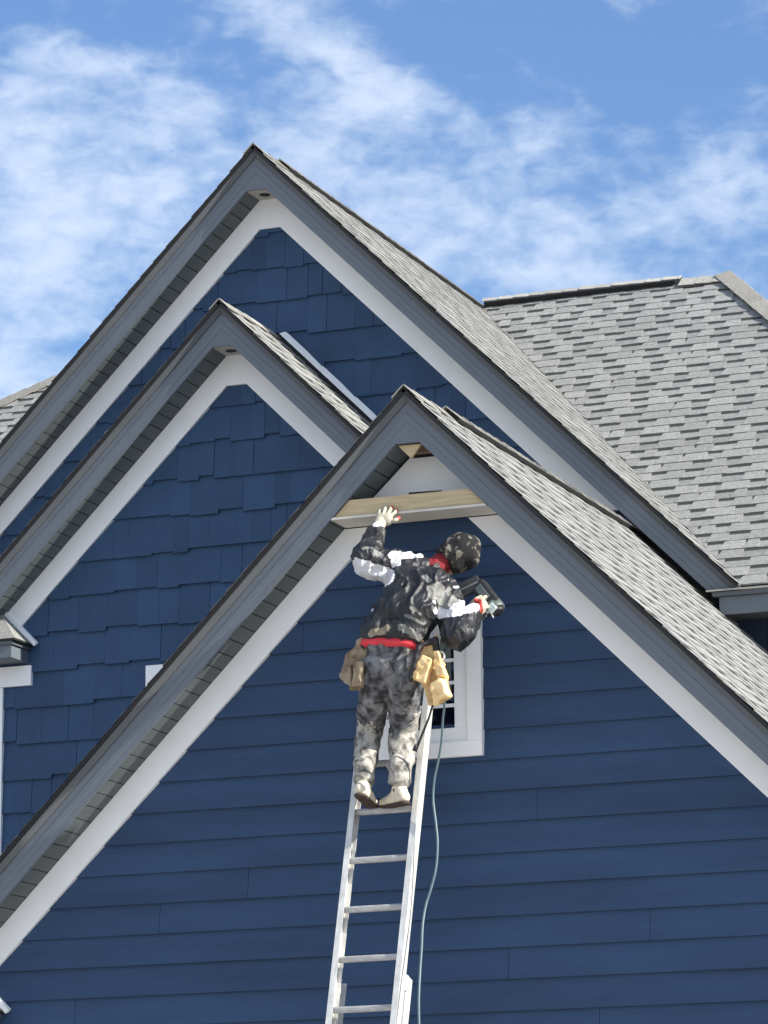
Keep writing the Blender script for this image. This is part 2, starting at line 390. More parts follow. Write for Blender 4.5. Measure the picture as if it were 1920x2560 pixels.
# ---- roofs
EXS = .143
def shingles(name, O, U, V, poly, seed, parent=None, rag=0.0, thick=.022):
    """shingled roof plane: O corner, U along the courses, V up the slope, poly = convex outline in (u, v)"""
    U = Vector(U).normalized(); V = Vector(V).normalized(); Nn = U.cross(V).normalized()
    if Nn.z < 0: Nn = -Nn
    O = Vector(O); rnd = random.Random(seed)
    P = lambda u, v, h: O+U*u+V*v+Nn*h
    us = [p[0] for p in poly]; vs = [p[1] for p in poly]
    u0, u1, v0, v1 = min(us)-.05, max(us)+.05, min(vs), max(vs)
    b = MB(); k = 0; v = v0
    while v < v1:
        e = v+EXS; jit = rnd.uniform(-.003, .003)
        # base laminate with the printed dark band at its upper part
        hb, ht = .0085, .0020
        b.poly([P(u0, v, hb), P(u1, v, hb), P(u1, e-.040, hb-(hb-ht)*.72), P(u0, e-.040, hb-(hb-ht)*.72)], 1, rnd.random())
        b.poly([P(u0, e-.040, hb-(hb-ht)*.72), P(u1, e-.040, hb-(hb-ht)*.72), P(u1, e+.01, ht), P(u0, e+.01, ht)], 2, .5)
        b.poly([P(u0, v, 0), P(u1, v, 0), P(u1, v, hb), P(u0, v, hb)], 1, .3)
        # raised tabs
        u = u0-rnd.random()*.4
        while u < u1:
            tw = rnd.uniform(.10, .24); gap = rnd.choice((.10, .13, .16))
            t = rnd.random(); a = .006*rnd.uniform(-1, 1)
            A, B = u, u+tw; h0 = .0035
            b.hexa([P(A, v, hb), P(B, v, hb), P(B-.012+a, e+.004, ht), P(A+.012+a, e+.004, ht),
                    P(A, v, hb+h0), P(B, v, hb+h0), P(B-.012+a, e+.004, ht+h0), P(A+.012+a, e+.004, ht+h0)], 0, t)
            if rnd.random() < .2:       # neighbouring tab of another tone, no gap
                u += tw+.001
            else: u += tw+gap
        v = e; k += 1
    # deck under the shingles
    lo = [P(p[0], p[1], -thick) for p in poly]; hi = [P(p[0], p[1], -.001) for p in poly]
    n = len(poly)
    clips = []
    cxm = sum(us)/n; cvm = sum(vs)/n
    for i in range(n):
        p, q = poly[i], poly[(i+1) % n]
        d = (q[0]-p[0], q[1]-p[1]); nn = (d[1], -d[0])
        if (cxm-p[0])*nn[0]+(cvm-p[1])*nn[1] > 0: nn = (-nn[0], -nn[1])
        clips.append((P(p[0], p[1], 0), U*nn[0]+V*nn[1]))
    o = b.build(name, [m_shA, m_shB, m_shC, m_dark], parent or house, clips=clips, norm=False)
    d = MB(); d.poly(list(reversed(lo))); d.poly(hi)
    for i in range(n): j = (i+1) % n; d.poly([lo[i], lo[j], hi[j], hi[i]])
    d.build('roof_deck', m_dark, o)
    return o

def gable_roof(pk, Yf, zl, zr, ybl, ybr, seed, valley=None):
    """two 45 degree slopes; yb = depth at which each slope ends (or valley slope of the main roof)"""
    dz = -.022*R2*0
    for side, ze, yb in ((-1, zl, ybl), (1, zr, ybr)):
        S = (pk.z-ze)*R2; ov = .050
        V = (-side/R2, 0, 1/R2); U = (0, 1, 0)
        foot = (pk.x+side*S/R2, Yf-ov, pk.z-S/R2)
        if valley:
            poly = [(0, 0), (ov, 0), (yb-Yf+ov, S), (0, S)]
        else:
            poly = [(0, 0), (yb-Yf+ov, 0), (yb-Yf+ov, S), (0, S)]
        shingles('gable_roof', Vector(foot)-Vector((side/R2, 0, 1/R2))*.006, U, V, poly, seed+side)
gable_roof(P3, Y3-O3, 3.52, 3.52, Y2, Y1, 100)
gable_roof(P2, Y2-O2, 6.26, 6.26, Y1, Y1, 200)
ZE = 6.357; SL = .758; YR = 27.71; ZR = P1.z+.004; YE = Y1-O1
gable_roof(P1, YE, 6.36, 6.36, YR, YR, 300, valley=True)
# main roof, both sides of the gable
cs = math.hypot(1, SL); Vm = (0, 1/cs, SL/cs); LM = (YR-YE)*cs
XH = -7.95; XHL = -13.43
def mainpoly(xs_bottom, xs_top): return [(xs_bottom[0], 0), (xs_bottom[1], 0), (xs_top[1], LM), (xs_top[0], LM)]
OM = (0, YE, ZE)
shingles('main_roof', OM, (1, 0, 0), Vm, mainpoly((P1.x+3.52, XH+3.54), (P1.x, XH)), 400)
shingles('main_roof', OM, (1, 0, 0), Vm, mainpoly((XHL-4.65, P1.x-3.52), (XHL, P1.x)), 401)
# right and left hip faces and the back slope
shingles('main_roof', (XH+3.54, 0, ZE), (0, 1, 0), (-1/R2, 0, 1/R2), [(YE, 0), (YR+4.65, 0), (YR, 3.54*R2)], 402)
b = MB(); b.poly([(XHL-4.65, YE, ZE), (XHL-4.65, YR+4.65, ZE), (XHL, YR, ZR)]); b.poly([(XH+3.54, YR+4.65, ZE), (XHL-4.65, YR+4.65, ZE), (XHL, YR, ZR), (XH, YR, ZR)])
b.build('main_roof', m_shA, house)

# caps and vents on the ridges
def ridge_vent(A, B, sl1, sl2, name='ridge_vent', lift=.030, half=.125, vent=True, seg=.143, seed=1, core=None):
    """cap shingles along a ridge; sl1/sl2 = unit vectors running down each side"""
    A, B = Vector(A), Vector(B); d = (B-A).normalized(); L = (B-A).length
    s1, s2 = Vector(sl1).normalized(), Vector(sl2).normalized(); rnd = random.Random(seed)
    n1 = d.cross(s1); n1 = n1 if n1.z > 0 else -n1
    n2 = d.cross(s2); n2 = n2 if n2.z > 0 else -n2
    b = MB(); p = 0
    up = (n1+n2).normalized()
    while p < L:
        e = min(p+seg, L); t = rnd.random(); j = rnd.uniform(-.002, .002)
        for s_, n_ in ((s1, n1), (s2, n2)):
            ra, rb = A+d*p, A+d*e
            hA, hB = lift+.007+j, lift+.001+j
            top = [ra+up*hA*1.1, rb+up*hB*1.1, rb+s_*half+n_*hB, ra+s_*half+n_*hA]
            low = [q-n_*.006 for q in top]
            b.hexa(low+top, 0, t)
        p = e
    o = b.build(name, [m_cap if name != 'hip_cap' else mat('hip_shingle_shaded', (.27, .26, .235), .92, var=.18, vscale=40, bump=.6, bscale=300, tint=.1, spec=.15)], house)  # hip caps get a darker copy: shade of the turned face in the colour
    if vent:
        v = MB(); ext = lift-.004; ch = core or half-.018
        for s_, n_ in ((s1, n1), (s2, n2)):
            ra, rb = A+d*.03, B-d*.03
            low = [ra+up*0, rb+up*0, rb+s_*ch+n_*.004, ra+s_*ch+n_*.004]
            top = [q+n_*ext for q in low]; v.hexa(low+top, 0)
        v.build('vent_core', m_dark, o)
    return o
D1, D2 = (1, 0, -1), (-1, 0, -1)
ridge_vent((P3.x, 19.72, P3.z+.006), (P3.x, 23.24, P3.z+.006), D1, D2, lift=.028, half=.085, seed=2, core=.086)
ridge_vent((P3.x, Y3-O3-.05, P3.z+.008), (P3.x, 19.72, P3.z+.008), D1, D2, 'ridge_cap', lift=.002, half=.10, vent=False, seed=3)
ridge_vent((P2.x, Y2-O2-.05, P2.z+.008), (P2.x, Y1-.03, P2.z+.008), D1, D2, 'ridge_cap', lift=.002, half=.10, vent=False, seed=4)
ridge_vent((P1.x, 23.50, P1.z+.006), (P1.x, YR, P1.z+.006), D1, D2, lift=.026, half=.060, seed=5, core=.080)
ridge_vent((P1.x, YE-.05, P1.z+.008), (P1.x, 23.50, P1.z+.008), D1, D2, 'ridge_cap', lift=.002, half=.10, vent=False, seed=6)
ridge_vent((-10.10, YR, ZR+.02), (-8.37, YR, ZR+.02), (0, -1, -SL), (0, 1, -SL), lift=.037, half=.05, seed=7, core=.080)
ridge_vent((-8.37, YR, ZR+.012), (XH+.02, YR, ZR+.012), (0, -1, -SL), (0, 1, -SL), 'ridge_cap', lift=.014, half=.14, vent=False, seed=8)
ridge_vent((XHL, YR, ZR+.012), (-10.2, YR, ZR+.012), (0, -1, -SL), (0, 1, -SL), 'ridge_cap', lift=.014, half=.14, vent=False, seed=9)
ha, hb_ = Vector((XH, YR, ZR+.01)), Vector((XH+3.54, YE, ZE+.01)); hd = (hb_-ha).normalized()
nm, nr = Vector((0, -SL, 1)).normalized(), Vector((1, 0, 1)).normalized()
ridge_vent(ha-hd*.05, hb_, nm.cross(hd)*(-1 if nm.cross(hd).x > 0 else 1), nr.cross(hd)*(1 if nr.cross(hd).y > 0 else -1), 'hip_cap', lift=.024, half=.125, vent=True, seed=10)
hc, hdn = Vector((XHL, YR, ZR+.01)), Vector((XHL-4.65, YE, ZE+.01)); hd2 = (hdn-hc).normalized()
nl = Vector((-SL, 0, 1)).normalized()
ridge_vent(hc, hdn, nm.cross(hd2)*(1 if nm.cross(hd2).x > 0 else -1), nl.cross(hd2)*(1 if nl.cross(hd2).y > 0 else -1), 'hip_cap', lift=.010, half=.14, vent=False, seed=12)

# main eave on the right: fascia, drip edge, soffit
b = MB(); b.box(P1.x+3.37, -4.40, YE-.004, YE+.020, 6.170, 6.290); b.build('eave_fascia', m_fascia, house)
b = MB(); b.box(P1.x+3.33, -4.38, YE-.030, YE+.020, 6.293, 6.322); b.build('eave_moulding', m_fascia2, house)
b = MB(); b.hexa([(P1.x+3.29, YE-.045, 6.325), (-4.36, YE-.045, 6.325), (-4.36, YE+.05, 6.345), (P1.x+3.29, YE+.05, 6.345),
                  (P1.x+3.29, YE-.045, 6.337), (-4.36, YE-.045, 6.337), (-4.36, YE+.05, 6.352), (P1.x+3.29, YE+.05, 6.352)], 0); b.build('drip_edge', m_cap, house)
b = MB(); b.box(P1.x+3.37, -4.40, YE+.022, Y1-.02, 6.178, 6.190); b.build('soffit', m_soffit, house)

# step flashing where the middle roof meets the rear wall
def rk(pk, side, s, h, y): return Vector(rp(pk, side, s, h, y))
b = MB()
s0, s1 = .06, 2.6
a0, a1 = rk(P2, 1, s0, -.066, Y1-.02), rk(P2, 1, s1, -.066, Y1-.02)
c0, c1 = rk(P2, 1, s0, -.030, Y1-.075), rk(P2, 1, s1, -.030, Y1-.075)
th = Vector((1, 0, 1)).normalized()*.003
b.hexa([c0, c1, a1, a0, c0+th, c1+th, a1+th, a0+th]); b.build('step_flashing', m_flash, house)
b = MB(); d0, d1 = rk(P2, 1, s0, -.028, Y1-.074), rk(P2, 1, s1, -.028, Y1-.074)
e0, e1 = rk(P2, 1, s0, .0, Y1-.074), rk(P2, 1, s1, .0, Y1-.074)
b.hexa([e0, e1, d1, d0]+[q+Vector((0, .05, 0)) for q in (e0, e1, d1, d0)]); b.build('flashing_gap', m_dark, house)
# black membrane left bare in the slot between the front roof and the rear rake
b = MB(); sA = (P1.z-7.03)*R2; sB = (P1.z-6.34)*R2
b.hexa([rp(P1, 1, s, h, y) for y in (Y1-.03, Y1-.001) for s, h in ((sA, HF-.02), (sB, HF-.02), (sB, .36), (sA, .36))]); b.build('membrane', m_mem, house)
b = MB(); q = [at(1640, 1351, Y1-.06), at(1652, 1349, Y1-.06), at(1668, 1370, Y1-.06), at(1658, 1372, Y1-.06)]
b.prism([(v.x, v.z) for v in q], Y1-.062, Y1-.057); b.build('loose_flashing', m_flash, house)
b = MB(); q = [at(1612, 1338, Y1-.08), at(1622, 1328, Y1-.08), at(1634, 1336, Y1-.08), at(1630, 1350, Y1-.08)]
b.prism([(v.x, v.z) for v in q], Y1-.085, Y1-.075); b.build('membrane_flap', m_mem, house)

# cornice returns at the left feet of the gables
def cornice_return(xr, Yf, Yw, z0, frieze=True, hf=.13, xl=-1.4):
    ov = .03
    b = MB(); b.box(xr+xl, xr-.012, Yf, Yw, z0-hf, z0-.018); o = b.build('cornice_return', m_fascia, house)
    m_ = MB(); m_.box(xr+xl, xr+.004, Yf-.018, Yw, z0-.040, z0-.016); m_.build('moulding', m_fascia2, o)
    x1 = xr+ov; yf = Yf-ov; t = Yw-yf
    r = MB(); A = (x1, yf, z0); B = (x1, Yw, z0); Cc = (x1-t, Yw, z0+t); D_ = (x1+xl, yf, z0); E_ = (x1+xl, Yw, z0+t)
    r.poly([A, B, Cc]); r.poly([D_, A, Cc, E_])
    r.poly([(x1, yf, z0-.014), (x1, Yw, z0-.014), B, A], 1); r.poly([(x1+xl, yf, z0-.014), (x1, yf, z0-.014), A, D_], 1); r.poly([(x1+xl, yf, z0-.014), (x1+xl, Yw, z0-.014), (x1, Yw, z0-.014), (x1, yf, z0-.014)], 1)
    r.build('return_roof', [m_shB, m_dark], o, norm=False)
    for k in range(1, 3):
        pass
    f = MB(); n_ = Vector((1, 0, 1)).normalized()
    a = Vector((x1+.015, Yw-.005, z0-.012)); c = Vector((x1-t-.03, Yw-.005, z0+t+.033))
    f.hexa([a, c, c+n_*.030, a+n_*.030]+[q+Vector((0, -.035, -.006)) for q in (a, c, c+n_*.030, a+n_*.030)])
    f.build('step_flashing', m_flash, o)
    return o
cornice_return(-11.71, Y2-O2, Y2-.02, 6.285)
cornice_return(-10.155, Y3-O3, Y3-.016, 3.41)
b = MB(); b.box(-13.2, -11.693, Y2-.045, Y2-.001, 5.993, 6.135); b.build('frieze_board', m_white, house)
b = MB(); b.box(-12.06, -11.915, Y2-.044, Y2-.001, 2.6, 5.990); b.build('corner_board', m_white, house)
b = MB(); b.box(P3.x-2.74, P3.x-2.69, Y3-.03, Y3-.001, 0, 3.27); b.build('corner_board', m_white, house)

# windows
def window(x0, x1, z0, z1, Yw, cas=.088, rows=3, cols=2, shade=None):
    Yo = Yw-.040
    fr = MB()
    for (a, b_, c, d) in ((x0, x1, z0, z0+cas), (x0, x1, z1-cas, z1), (x0, x0+cas, z0+cas, z1-cas), (x1-cas, x1, z0+cas, z1-cas)):
        fr.box(a, b_, Yo, Yw+.02, c, d)
    o = fr.build('window', m_white, house, bevel=.002)
    sf = MB(); i = cas; wd = .082
    X0, X1, Z0, Z1 = x0+i, x1-i, z0+i, z1-i
    for (a, b_, c, d) in ((X0, X1, Z0, Z0+wd), (X0, X1, Z1-wd, Z1), (X0, X0+wd, Z0+wd, Z1-wd), (X1-wd, X1, Z0+wd, Z1-wd)):
        sf.box(a, b_, Yo+.016, Yw+.02, c, d)
    sf.build('frame', m_white, o, bevel=.002)
    gx0, gx1, gz0, gz1 = X0+wd, X1-wd, Z0+wd, Z1-wd
    p = MB(); p.box(gx0-.004, gx1+.004, Yw-.005, Yw-.001, gz0-.004, gz1+.004); p.build('pane', m_glass, o)
    if shade:
        rs = MB(); rs.box(gx0+.002, gx1-.022, Yw-.0095, Yw-.0055, shade, gz1); rs.build('roller_shade', mat('shade_cloth', (.11, .125, .115), .8, var=.08), o)
    mu = MB()
    for r in range(1, rows): z = gz0+(gz1-gz0)*r/rows; mu.box(gx0, gx1, Yw-.016, Yw-.010, z-.010, z+.010)
    for c in range(1, cols): x = gx0+(gx1-gx0)*c/cols; mu.box(x-.007, x+.007, Yw-.0155, Yw-.0105, gz0, gz1)
    mu.build('muntin', m_white, o)
    return o
m_glass = bpy.data.materials.new('clear_glass'); m_glass.use_nodes = True
_b = m_glass.node_tree.nodes['Principled BSDF']; _b.inputs['Base Color'].default_value = (.004, .004, .012, 1); _b.inputs['Roughness'].default_value = .08; _b.inputs['Specular IOR Level'].default_value = .25
window(-7.738, -7.093, 4.735, 5.60, Y3-.014, rows=4, shade=at(1110, 1740, Y3).z)
window(-10.797, -9.80, 4.70, 6.063, Y2-.012, rows=3)

# ------------------------------------------------------------------ the collar board being nailed into the peak
wb = empty('wooden_board', (P3.x, 19.1, 6.14), 'raw pine board with white underside, held across the open peak of the gable', 'board')
def trap(y0, y1, z0, z1, name, mt, inset=.004, tilt=0.0):
    b = MB(); h0 = P3.z-HF*R2-z0-inset; h1 = P3.z-HF*R2-z1-inset
    b.prism([(P3.x-h0, z0), (P3.x+h0, z0), (P3.x+h1, z1), (P3.x-h1, z1)], y0, y1); return b.build(name, mt, wb)
trap(19.108, 19.146, 6.148, 6.240, 'timber', m_wood)
trap(19.090, 19.325, 6.128, 6.142, 'soffit_strip', mat('primed_board', (.60, .57, .51), .6, var=.08, vscale=9), inset=.006)

# ------------------------------------------------------------------ ladder
LP = Vector((-7.5195, 18.90, 4.390)); TH = 1.268; SP = .2959; WD = .352
LD = Vector((-.005, math.cos(TH), math.sin(TH))).normalized(); LX = Vector((1, -.003, 0)); LX = (LX-LD*LX.dot(LD)).normalized(); LN = LX.cross(LD)   # LN points up/out of the ladder plane
if LN.y > 0: LN = -LN        # towards the climber
ladder = empty('extension_ladder', LP-LD*(LP.z/LD.z), 'long aluminium extension ladder leaning on the blue gable under the worker', 'ladder')
def bar(b, c, ax, hl, ux, hu, vx, hv, mi=0):
    p = []
    for sv in (-1, 1):
        for (sa, su) in ((-1, -1), (1, -1), (1, 1), (-1, 1)): p.append(c+ax*hl*sa+ux*hu*su+vx*hv*sv)
    b.hexa(p, mi)
topL = 1.22/LD.z; botL = -(4.28)/LD.z
for sx in (-1, 1):
    b = MB(); rx = WD/2+.014
    a, e = -2.9, topL
    c = LP+LX*sx*rx+LD*(a+e)/2
    bar(b, c-LX*sx*(-.0105), LD, (e-a)/2, LX, .0035, LN, .036)      # outer web
    for q in (-1, 1): bar(b, c+LN*q*.0365, LD, (e-a)/2, LX, .0170, LN, .0022)   # flanges
    b.build('rail', m_alu, ladder)
    b = MB(); c = LP+LX*sx*rx+LD*(topL+.012)
    bar(b, c, LD, .014, LX, .017, LN, .040); b.build('end_cap', m_rub, ladder)
for k in range(-9, 5):
    c = LP+LD*SP*k
    if SP*k > topL-.03: continue
    b = MB()
    # D-shaped rung with a flat grooved tread
    prof = [(-.016, -.017), (.013, -.017), (.019, -.007), (.019, .008), (.013, .017), (-.016, .017)]
    i = len(b.v); Xn = WD/2+.010
    n = len(prof)
    fw = Vector((0, -1, 0)); upv = Vector((0, 0, 1))
    for sx in (-1, 1):
        for (p, q) in prof: b.v.append(tuple(c+LX*sx*Xn+fw*p+upv*q))
    for j in range(n): b.f.append((i+j, i+(j+1) % n, i+n+(j+1) % n, i+n+j)); b.m.append(0); b.t.append(.5)
    b.f.append(tuple(range(i+n-1, i-1, -1))); b.f.append(tuple(range(i+n, i+2*n))); b.m += [0, 0]; b.t += [.5, .5]
    rg = b.build('rung', mat('rung_aluminium', (.40, .40, .40), .5, metal=.3, var=.22, vscale=22, stretch=(1, 3, 3)), ladder)
    for sx in (-1, 1):
        pl_ = MB(); bar(pl_, c+LX*sx*(WD/2+.0235), LD, .016, LX, .0015, LN, .016); pl_.build('rung_plate', m_alu, rg)
# lower section, running behind the upper one
pb = at(1032, 2446, 19.0); tb = (pb.z-LP.z)/LD.z
for sx in (-1, 1):
    b = MB(); rx = WD/2+.018; e = tb; a = botL-.03
    c = LP-LN*.088+LX*sx*rx+LD*(a+e)/2
    bar(b, c+LX*sx*.012, LD, (e-a)/2, LX, .0035, LN, .038)
    for q in (-1, 1): bar(b, c+LN*q*.038, LD, (e-a)/2, LX, .016, LN, .0022)
    b.build('base_rail', m_alu, ladder)
    b = MB(); c = LP-LN*.045+LX*sx*(rx+.002)+LD*(tb-.05); bar(b, c, LD, .045, LX, .021, LN, .010); b.build('guide_bracket', m_alu, ladder)
    b = MB(); c = LP-LN*.088+LX*sx*rx+LD*(botL-.01); bar(b, c, LD, .05, LX, .03, LN, .055); b.build('foot', m_rub, ladder)
for k in range(-15, -7):
    c = LP-LN*.088+LD*SP*(k+.5)
    if (c-LP).dot(LD) > tb-.05: continue
    b = MB(); b.tube([c-LX*(WD/2+.01), c+LX*(WD/2+.01)], .015, 10); b.build('base_rung', m_alu, ladder)

# ------------------------------------------------------------------ soft forms: tapered capsules fused into one surface
def capsule(bm, p0, r0_, p1, r1_, n=20, flat=None):
    """tapered capsule; flat = (direction, factor) squeezes the section along a direction"""
    p0, p1 = Vector(p0), Vector(p1); d = p1-p0; L = d.length
    d = d.normalized() if L > 1e-6 else Vector((0, 0, 1))
    a = d.cross(Vector((.13, .21, .97)));
    if a.length < .1: a = d.cross(Vector((1, 0, 0)))
    a.normalize(); b = d.cross(a)
    rings = []
    for k in range(7):
        t = math.pi/2*(1-k/6); rings.append((p0-d*r0_*math.sin(t), max(r0_*math.cos(t), 1e-4)))
    for k in range(1, 5): q = k/5; rings.append((p0.lerp(p1, q), r0_+(r1_-r0_)*q))
    for k in range(7):
        t = math.pi/2*k/6; rings.append((p1+d*r1_*math.sin(t), max(r1_*math.cos(t), 1e-4)))
    prev = None; faces = []
    mid = (p0+p1)/2
    for (c, r) in rings:
        ring = []
        for q in range(n):
            t = 2*math.pi*q/n; v = c+a*math.cos(t)*r+b*math.sin(t)*r
            if flat:
                fd = Vector(flat[0]).normalized(); off = (v-c).dot(fd); v = v-fd*off*(1-flat[1])
            ring.append(bm.verts.new(v))
        if prev:
            for q in range(n): bm.faces.new((prev[q], prev[(q+1) % n], ring[(q+1) % n], ring[q]))
        else: bm.faces.new(list(reversed(ring)))
        prev = ring
    bm.faces.new(prev)

def noise_disp(me, amp, freq, st=(1, 1, 1), seed=0, ridged=False):
    no = [v.normal.copy() for v in me.vertices]
    for v, nn in zip(me.vertices, no):
        q = Vector((v.co.x*st[0], v.co.y*st[1], v.co.z*st[2]))*freq+Vector((seed*7.3, seed*3.1, 0))
        x = mnoise.noise(q)
        if ridged: x = (1-abs(x)*2.4)**2*.8-.3 if abs(x) < .41 else -.3
        v.co += nn*x*amp

def blob(name, segs, mats, parent=None, voxel=.008, smooth=3, disp=(), cuts=(), matfn=None, hard=False):
    bm = bmesh.new()
    for s in segs:
        if s[0] == 'hex':
            q = [bm.verts.new(p) for p in s[1]]
            for f in ((3, 2, 1, 0), (4, 5, 6, 7), (0, 1, 5, 4), (1, 2, 6, 5), (2, 3, 7, 6), (3, 0, 4, 7)): bm.faces.new([q[i] for i in f])
        else: capsule(bm, *s[:4], flat=(s[4] if len(s) > 4 else None))
    bmesh.ops.recalc_face_normals(bm, faces=bm.faces)
    me = bpy.data.meshes.new(name); bm.to_mesh(me); bm.free()
    o = bpy.data.objects.new(name, me); C.objects.link(o)
    rm = o.modifiers.new('r', 'REMESH'); rm.mode = 'VOXEL'; rm.voxel_size = voxel; rm.use_smooth_shade = True
    if smooth: sm = o.modifiers.new('s', 'SMOOTH'); sm.iterations = smooth; sm.factor = .5
    bpy.context.view_layer.update()
    dg = bpy.context.evaluated_depsgraph_get()
    me2 = bpy.data.meshes.new_from_object(o.evaluated_get(dg)); me2.name = name
    o.modifiers.clear(); o.data = me2
    for d in disp: noise_disp(me2, *d[:2], *(d[2:] if len(d) > 2 else ()))
    me2.update()
    if cuts:
        bm = bmesh.new(); bm.from_mesh(me2)
        for (p, n_) in cuts:
            gg = list(bm.verts)+list(bm.edges)+list(bm.faces)
            bmesh.ops.bisect_plane(bm, geom=gg, plane_co=Vector(p), plane_no=Vector(n_), clear_outer=True)
        bmesh.ops.holes_fill(bm, edges=[e for e in bm.edges if e.is_boundary], sides=0)
        bm.to_mesh(me2); bm.free()
    if not isinstance(mats, (list, tuple)): mats = [mats]
    for q in mats: me2.materials.append(q)
    for p in me2.polygons:
        p.use_smooth = True
        if matfn: p.material_index = matfn(p.center)
    if parent:
        o.parent = parent; pw = Vector((0, 0, 0)); q = parent
        while q: pw += q.location; q = q.parent
        o.location = -pw
    return o
def near(c, a, b, r):
    a, b = Vector(a), Vector(b); d = b-a; t = max(0, min(1, (c-a).dot(d)/max(d.length_squared, 1e-9)))
    return (c-(a+d*t)).length < r

# ------------------------------------------------------------------ worker
m_jack = mat('jacket_black', (.014, .015, .018), .48, var=.3, vscale=14, bump=.6, bscale=26, spec=.45)
m_jgrey = mat('jacket_grey', (.17, .17, .16), .6, var=.25, vscale=20, bump=.4, bscale=30)
m_jwhite = mat('jacket_white', (.58, .58, .61), .6, var=.05, vscale=14, bump=.2, bscale=30)
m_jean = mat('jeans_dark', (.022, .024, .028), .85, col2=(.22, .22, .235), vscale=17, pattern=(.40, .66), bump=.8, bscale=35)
m_jeanl = mat('jeans_sunlit', (.085, .085, .083), .88, col2=(.40, .38, .34), vscale=20, pattern=(.36, .56), bump=.8, bscale=35)  # same jeans, paler: sunlight on the lower legs put into the colour
m_redc = mat('red_cloth', (.62, .035, .05), .7, var=.2, vscale=20)
m_redd = mat('red_neck', (.22, .012, .018), .8, var=.3, vscale=20)
m_camo = mat('camo_knit', (.006, .006, .008), .9, col2=(.17, .16, .13), vscale=20, pattern=(.56, .62), bump=.8, bscale=160, bstretch=(1, 1, 1))
m_skin = mat('skin', (.42, .26, .19), .55, var=.06)
m_shoe = mat('cream_suede', (.62, .56, .44), .85, var=.10, vscale=25, bump=.3, bscale=60)
m_sole = mat('brown_sole', (.05, .032, .028), .8, var=.2, vscale=20)
m_glove = mat('cream_glove', (.44, .41, .33), .8, var=.12, vscale=60, bump=.4, bscale=160)
m_gred = mat('red_rubber', (.45, .05, .035), .55, var=.2, vscale=50)
m_sock = mat('sock', (.03, .03, .03), .9)
m_strap = mat('black_strap', (.015, .013, .016), .6, var=.2, vscale=30)
m_lbrown = mat('brown_leather', (.17, .12, .075), .7, col2=(.33, .26, .18), vscale=14, pattern=(.4, .65), bump=.6, bscale=40)
m_ltan = mat('tan_leather', (.62, .40, .17), .65, col2=(.90, .66, .34), vscale=12, pattern=(.35, .6), bump=.35, bscale=35)

person = empty('person', LP, 'person in dark jacket and camo beanie standing on a ladder, reaching up to a board', 'person')
# joints
pelL, pelR = at(948, 1665, 18.66), at(1006, 1662, 18.66)
hipL, hipR = at(940, 1700, 18.68), at(1010, 1700, 18.68)
kneL, kneR = at(924, 1822, 18.92), at(1010, 1828, 18.92)
ankL, ankR = at(911, 1948, 18.78), at(998, 1955, 18.80)
sho_z = LP.z+.020
heelL, toeL = at(901, 1978, 18.70), at(934, 2010, 18.93)
heelR, toeR = at(1010, 1996, 18.78), at(957, 2008, 18.93)
waL, waR = at(948, 1602, 18.64), at(1020, 1602, 18.64)
miL, miR = at(988, 1530, 18.66), at(1046, 1530, 18.66)
chL, chR = at(1015, 1455, 18.76), at(1082, 1470, 18.76)
shL, shR = at(1014, 1412, 18.84), at(1112, 1478, 18.82)
neck = at(1092, 1418, 18.92); head = at(1146, 1384, 18.98)
elL, wrL = at(915, 1396, 18.76), at(944, 1322, 18.98)
elR, wrR = at(1146, 1584, 18.64), at(1188, 1525, 18.86)
# body under the clothes: one continuous surface with head, face and limbs
hd_ax = (head-neck).normalized(); face_d = (Vector((.45, .75, -.45)) - hd_ax*Vector((.45, .75, -.45)).dot(hd_ax)).normalized()
sd = hd_ax.cross(face_d).normalized(); BK = Vector((0, .03, 0))
segs = [(head-hd_ax*.03, .078, head+hd_ax*.03, .085), (head-hd_ax*.05+face_d*.03, .055, head-hd_ax*.085+face_d*.055, .035),
        (head+face_d*.082-hd_ax*.01, .012, head+face_d*.100-hd_ax*.035, .014), (head+face_d*.078-hd_ax*.062, .014, head+face_d*.080-hd_ax*.064, .018),
        (head+sd*.080, .012, head+sd*.082-hd_ax*.035, .010), (head-sd*.080, .012, head-sd*.082-hd_ax*.035, .010),
        (head+face_d*.070+sd*.03, .018, head+face_d*.072+sd*.032, .018), (head+face_d*.070-sd*.03, .018, head+face_d*.072-sd*.032, .018),
        (neck-hd_ax*.03, .055, head-hd_ax*.05, .052), (chL, .07, chR, .07), (chL.lerp(chR, .5)+Vector((0, .02, -.03)), .06, neck, .045),
        (chL.lerp(chR, .5)+BK, .085, waL.lerp(waR, .5)+BK, .075), (waL+BK, .06, waR+BK, .06), (pelL+BK, .065, pelR+BK, .065), (waL.lerp(waR, .5)+BK, .07, pelL.lerp(pelR, .5)+BK, .07),
        (shL, .05, elL, .040), (elL, .038, wrL, .026), (shR, .05, elR, .040), (elR, .038, wrR, .026), (chL, .07, shL, .05), (chR, .07, shR, .05),
        (hipL, .075, kneL, .050), (kneL, .048, ankL, .034), (hipR, .075, kneR, .050), (kneR, .048, ankR, .034),
        (ankL, .030, heelL+(toeL-heelL)*.45, .022), (ankR, .030, heelR+(toeR-heelR)*.45, .022)]
blob('body', segs, m_skin, person, voxel=.009, smooth=4)
